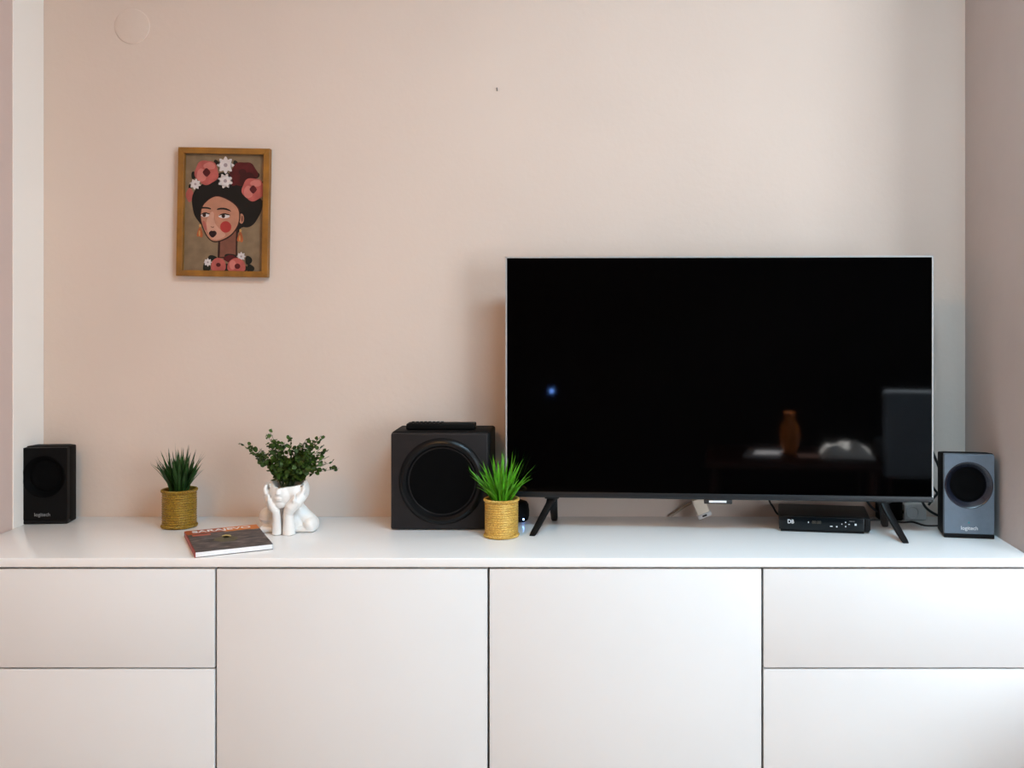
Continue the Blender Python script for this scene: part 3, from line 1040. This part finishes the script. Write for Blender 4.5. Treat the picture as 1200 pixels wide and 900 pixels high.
# crown
ell(478, 216, 80, 72, 'red', 40, .05, 6)
ell(500, 250, 50, 44, 'dkred', 24, .06, 5)
ell(470, 205, 22, 20, 'dkred', 14)
ell(420, 240, 30, 46, 'red', 20, .06, 3)
rose(258, 210, 70, 'pink', 'pinklight', 'red')
rose(532, 305, 66, 'pink', 'pinklight', 'red')
daisy(370, 165, 50)
daisy(368, 258, 44, .3)
daisy(192, 280, 32, .2)
# collar of flowers
for x, y, rx, ry in ((258, 770, 22, 26), (292, 712, 26, 16), (505, 722, 20, 26), (516, 770, 22, 24), (400, 700, 40, 14), (470, 770, 30, 22), (380, 770, 20, 26)):
    ell(x, y, rx, ry, 'leaf', 16, .1, 3)
ell(400, 715, 40, 22, 'red', 18, .08, 4)
daisy(266, 738, 24)
daisy(462, 700, 26)
poly([(286, 792), (284, 750), (300, 718), (330, 708), (362, 722), (374, 755), (366, 792)], 'pink', 2)
ell(328, 752, 14, 12, 'red', 12)
poly([(384, 793), (378, 752), (402, 718), (440, 706), (478, 726), (490, 760), (482, 793)], 'pink', 2)
ell(412, 750, 20, 28, 'pinklight', 16)
ell(440, 758, 17, 16, 'red', 12)
art.build('portrait_print', PM, pic, smooth=False)

# ================================================================== CORDS AND PLUGS BEHIND THE TELEVISION
def catmull(pts):
    q = [Vector(p) for p in pts]
    o = []
    e_ = [q[0]] + q + [q[-1]]
    for i in range(1, len(e_) - 2):
        p0, p1, p2, p3 = e_[i - 1], e_[i], e_[i + 1], e_[i + 2]
        for s in range(8):
            t = s / 8
            o.append(.5 * ((2 * p1) + (-p0 + p2) * t + (2 * p0 - 5 * p1 + 4 * p2 - p3) * t * t + (-p0 + 3 * p1 - 3 * p2 + p3) * t ** 3))
    o.append(q[-1])
    return o


def cord(name, label, cat, pts, r, m):
    c = MB().tube(catmull(pts), r, 10)
    return tag(c.build(name, m), label, cat)


pl = thing('power_plug', 'cream plug on a beige cord leaning on the wall under the television', 'plug', P(826, 605, 2.662))
pl.rotation_euler = (0, math.radians(-22), 0)
MB().box((-.0165, -.010, .006), (.0165, .010, .050), .003, 3).build('body', M['plug'], pl)
MB().box((-.0185, -.0115, -.0015), (.0185, .0115, .0105), .003, 3).build('cap', M['plug_white'], pl)
MB().box((-.006, -.0122, .002), (.006, -.0112, .0065), .0003, 1).build('socket_slot', M['cord_black'], pl)
pc_pts = [P(786, 604.6, 2.700), P(792, 600.5, 2.702), P(801, 594, 2.702), P(811, 588.5, 2.700), P(816, 584, 2.69), P(819, 577, 2.675), P(821, 586, 2.665)]
bpy.context.view_layer.update()
inv = pl.matrix_world.inverted()
MB().tube([inv @ q for q in catmull(pc_pts)], .0036, 10).build('power_lead', M['cord_beige'], pl)
cord('cable', 'thin black cable dropping behind the left end of the set-top box', 'cable',
     [P(896, 560, 2.64), P(901, 585, 2.66), P(906, 594, 2.68), P(911, 602, 2.695), P(917, 603.6, 2.70)], .0026, M['cord_black'])
cord('cable', 'black cable running from the set-top box behind the right television foot', 'cable',
     [P(1000, 604, 2.69), P(1016, 609.4, 2.662), P(1026, 609.6, 2.660), P(1036, 609.6, 2.660), P(1046, 611.0, 2.646), P(1058, 612.5, 2.634), P(1070, 612, 2.635), P(1084, 616.2, 2.598), P(1100, 616.5, 2.595)], .0032, M['cord_black'])
cord('cable', 'black cable sloping from the television back toward the set-top box', 'cable',
     [P(1010, 575, 2.60), P(1018, 590, 2.63), P(1026, 598, 2.66), P(1034, 602, 2.68)], .0030, M['cord_black'])
cord('cable', 'black cable looping out past the right edge of the television', 'cable',
     [P(1086, 515, 2.60), P(1093, 530, 2.61), P(1098, 542, 2.62), P(1102, 552, 2.63)], .0034, M['cord_black'])
cord('cable', 'black cable crossing low between the television corner and speaker', 'cable',
     [P(1085, 556, 2.58), P(1094, 572, 2.60), P(1098, 578, 2.605), P(1094, 584, 2.60), P(1088, 592, 2.60)], .0030, M['cord_black'])
cord('cable', 'black cable drooping under the right television corner to the speaker', 'cable',
     [P(1078, 580, 2.58), P(1083, 592, 2.60), P(1090, 599, 2.61), P(1099, 604, 2.62)], .0032, M['cord_black'])
pa = thing('power_adapter', 'black power adapter block behind the right television foot', 'power adapter', (P(1044, 600, 2.66).x, 2.672, TOP))
MB().box((-.030, -.015, .0005), (.030, .028, .052), .004, 3).build('body', M['black_soft'], pa)
MB().lathe([(.004, 0), (.004, .012), (.003, .018)], 14, Matrix.Translation((.030, 0, .02)) @ Matrix.Rotation(PI / 2, 4, 'Y')).build('strain_relief', M['cord_black'], pa)
ps = thing('power_strip', 'white multi-socket block behind the television beside the right speaker', 'power strip', (P(1073, 600, 2.66).x, 2.672, TOP))
MB().box((-.0285, -.012, .0005), (.0285, .030, .041), .004, 3).build('body', M['plug_white'], ps)
MB().lathe([(0, .001), (.013, .001), (.015, .003), (.016, .003), (.016, -.002)], 24, Matrix.Translation((-.008, -.012, .021)) @ RXF).build('socket', M['plug_white'], ps)

# ================================================================== SIDE OF THE ROOM SEEN ONLY IN THE TELEVISION'S REFLECTION
tb_ = thing('coffee_table', 'low reddish-brown table mirrored dimly in the television screen', 'table', (.62, -1.1, 0))
MB().box((-.48, -.36, .355), (.48, .36, .385), .006, 3).build('tabletop', M['red_wood'], tb_)
for sx in (-1, 1):
    for sy in (-1, 1):
        MB().tube([(sx * .43, sy * .31, .356), (sx * .43, sy * .31, 0)], [.028, .020], 14).build('leg', M['red_wood'], tb_)
cl = bmesh.new()
rnd = random.Random(2)
nx, ny = 24, 18
g = []
for j in range(ny + 1):
    row = []
    for i in range(nx + 1):
        u, v_ = i / nx - .5, j / ny - .5
        e_ = max(0, 1 - (2 * abs(u)) ** 4) * max(0, 1 - (2 * abs(v_)) ** 4)
        z = .387 + e_ * (.065 + .045 * noise.noise(Vector((u * 5, v_ * 5, 1.3))))
        row.append(cl.verts.new((0.94 + u * .30, -1.08 + v_ * .26, z)))
    g.append(row)
for j in range(ny):
    for i in range(nx):
        cl.faces.new((g[j][i], g[j][i + 1], g[j + 1][i + 1], g[j + 1][i]))
cb = MB()
cb.merge(cl)
co_ = cb.build('folded_cloth', M['cloth_white'])
sm = co_.modifiers.new('thick', 'SOLIDIFY'); sm.thickness = .002; sm.offset = 1
tag(co_, 'crumpled white cloth mirrored brightly in the television screen', 'cloth')
mg = MB().box((-.105, -.14, 0), (.105, .14, .012), .002, 2).build('magazine', M['grey_paper'])
mg.location = (.47, -1.08, .3852); mg.rotation_euler = (0, 0, .1)
tag(mg, 'grey magazine mirrored faintly low in the television screen', 'magazine')
va = MB().lathe([(0, 0), (.035, 0), (.040, .01), (.052, .06), (.058, .11), (.050, .165), (.030, .20), (.026, .225), (.036, .245), (.033, .243), (.022, .225), (.026, .2), (0, .19)], 32).build('orange_vase', M['orange'])
va.location = (.62, -1.1, .3852)
tag(va, 'orange glazed vase mirrored in the television screen', 'vase')
ch = thing('upholstered_chair', 'blue-grey upholstered chair mirrored at the right of the television screen', 'chair', (1.46, -1.26, 0))
MB().box((-.29, -.03, .24), (.29, .06, .755), .025, 4).build('backrest', M['chair_cloth'], ch)
MB().box((-.29, -.47, .30), (.29, -.02, .42), .035, 4).build('seat', M['chair_cloth'], ch)
for sx in (-1, 1):
    for sy in (-.42, .02):
        MB().tube([(sx * .25, sy, .32), (sx * .26, sy, 0)], [.022, .015], 12).build('leg', M['red_wood'], ch)
nl = thing('night_light', 'plug-in night light with blue glow mirrored in the dark screen', 'night light', (-.914, Y0 + .0035, .675))
MB().box((-.03, -.004, -.04), (.03, .03, .04), .008, 3).build('body', M['black_soft'], nl)
MB().ball((0, .032, .0), .016, 2).build('lamp', M['blue_led'], nl)

# ================================================================== LIGHT
def area(name, loc, rot, sx, sy, power, col):
    l = bpy.data.lights.new(name, 'AREA')
    l.shape = 'RECTANGLE'
    l.size, l.size_y = sx, sy
    l.energy = power
    l.color = col
    o = bpy.data.objects.new(name, l)
    COL.objects.link(o)
    o.location = loc
    o.rotation_euler = rot
    return o


a, b, c, d, yw = WINS[0]
area('window_daylight', ((a + b) / 2, yw - .14, (c + d) / 2), (PI / 2, 0, 0), b - a, d - c, 184, (.79, .905, 1.0))
area('ceiling_lamp_warm', (-1.0, .2, H - .04), (0, 0, 0), .5, .5, 28, (1, .56, .20))  # added warm fill for the left side, no fixture behind it
area('ceiling_lamp_cool', (.6, 1.0, H - .04), (0, 0, 0), 1.0, .5, 52, (.50, .80, 1.0))  # added cool fill from above to brighten the cabinet top
s = bpy.data.lights.new('sun', 'SUN')
s.energy = 36
s.angle = math.radians(.6)
s.color = (1, .95, .88)
so = bpy.data.objects.new('sun', s)
COL.objects.link(so)
so.rotation_euler = Vector((-.08, .75, -1.7)).to_track_quat('-Z', 'Y').to_euler()

wd = bpy.data.worlds.new('sky')
SC.world = wd
wd.use_nodes = True
bg = wd.node_tree.nodes['Background']
bg.inputs[0].default_value = (.75, .85, 1, 1)
bg.inputs[1].default_value = .4

# ================================================================== CAMERA
cam = bpy.data.cameras.new('camera')
cam.sensor_width = 36
cam.lens = F / 1200 * 36
cam.shift_x = -(703 - 600) / 1200
cam.shift_y = -(450 - 345) / 1200
cam.clip_start = .05
co = bpy.data.objects.new('camera', cam)
COL.objects.link(co)
co.location = (0, 0, CAM_Z)
co.rotation_euler = (PI / 2, 0, 0)
SC.camera = co
SC.view_settings.view_transform = 'Standard'
SC.view_settings.look = 'None'
SC.view_settings.exposure = 0
SC.view_settings.gamma = 1
SC.view_settings.use_curve_mapping = False
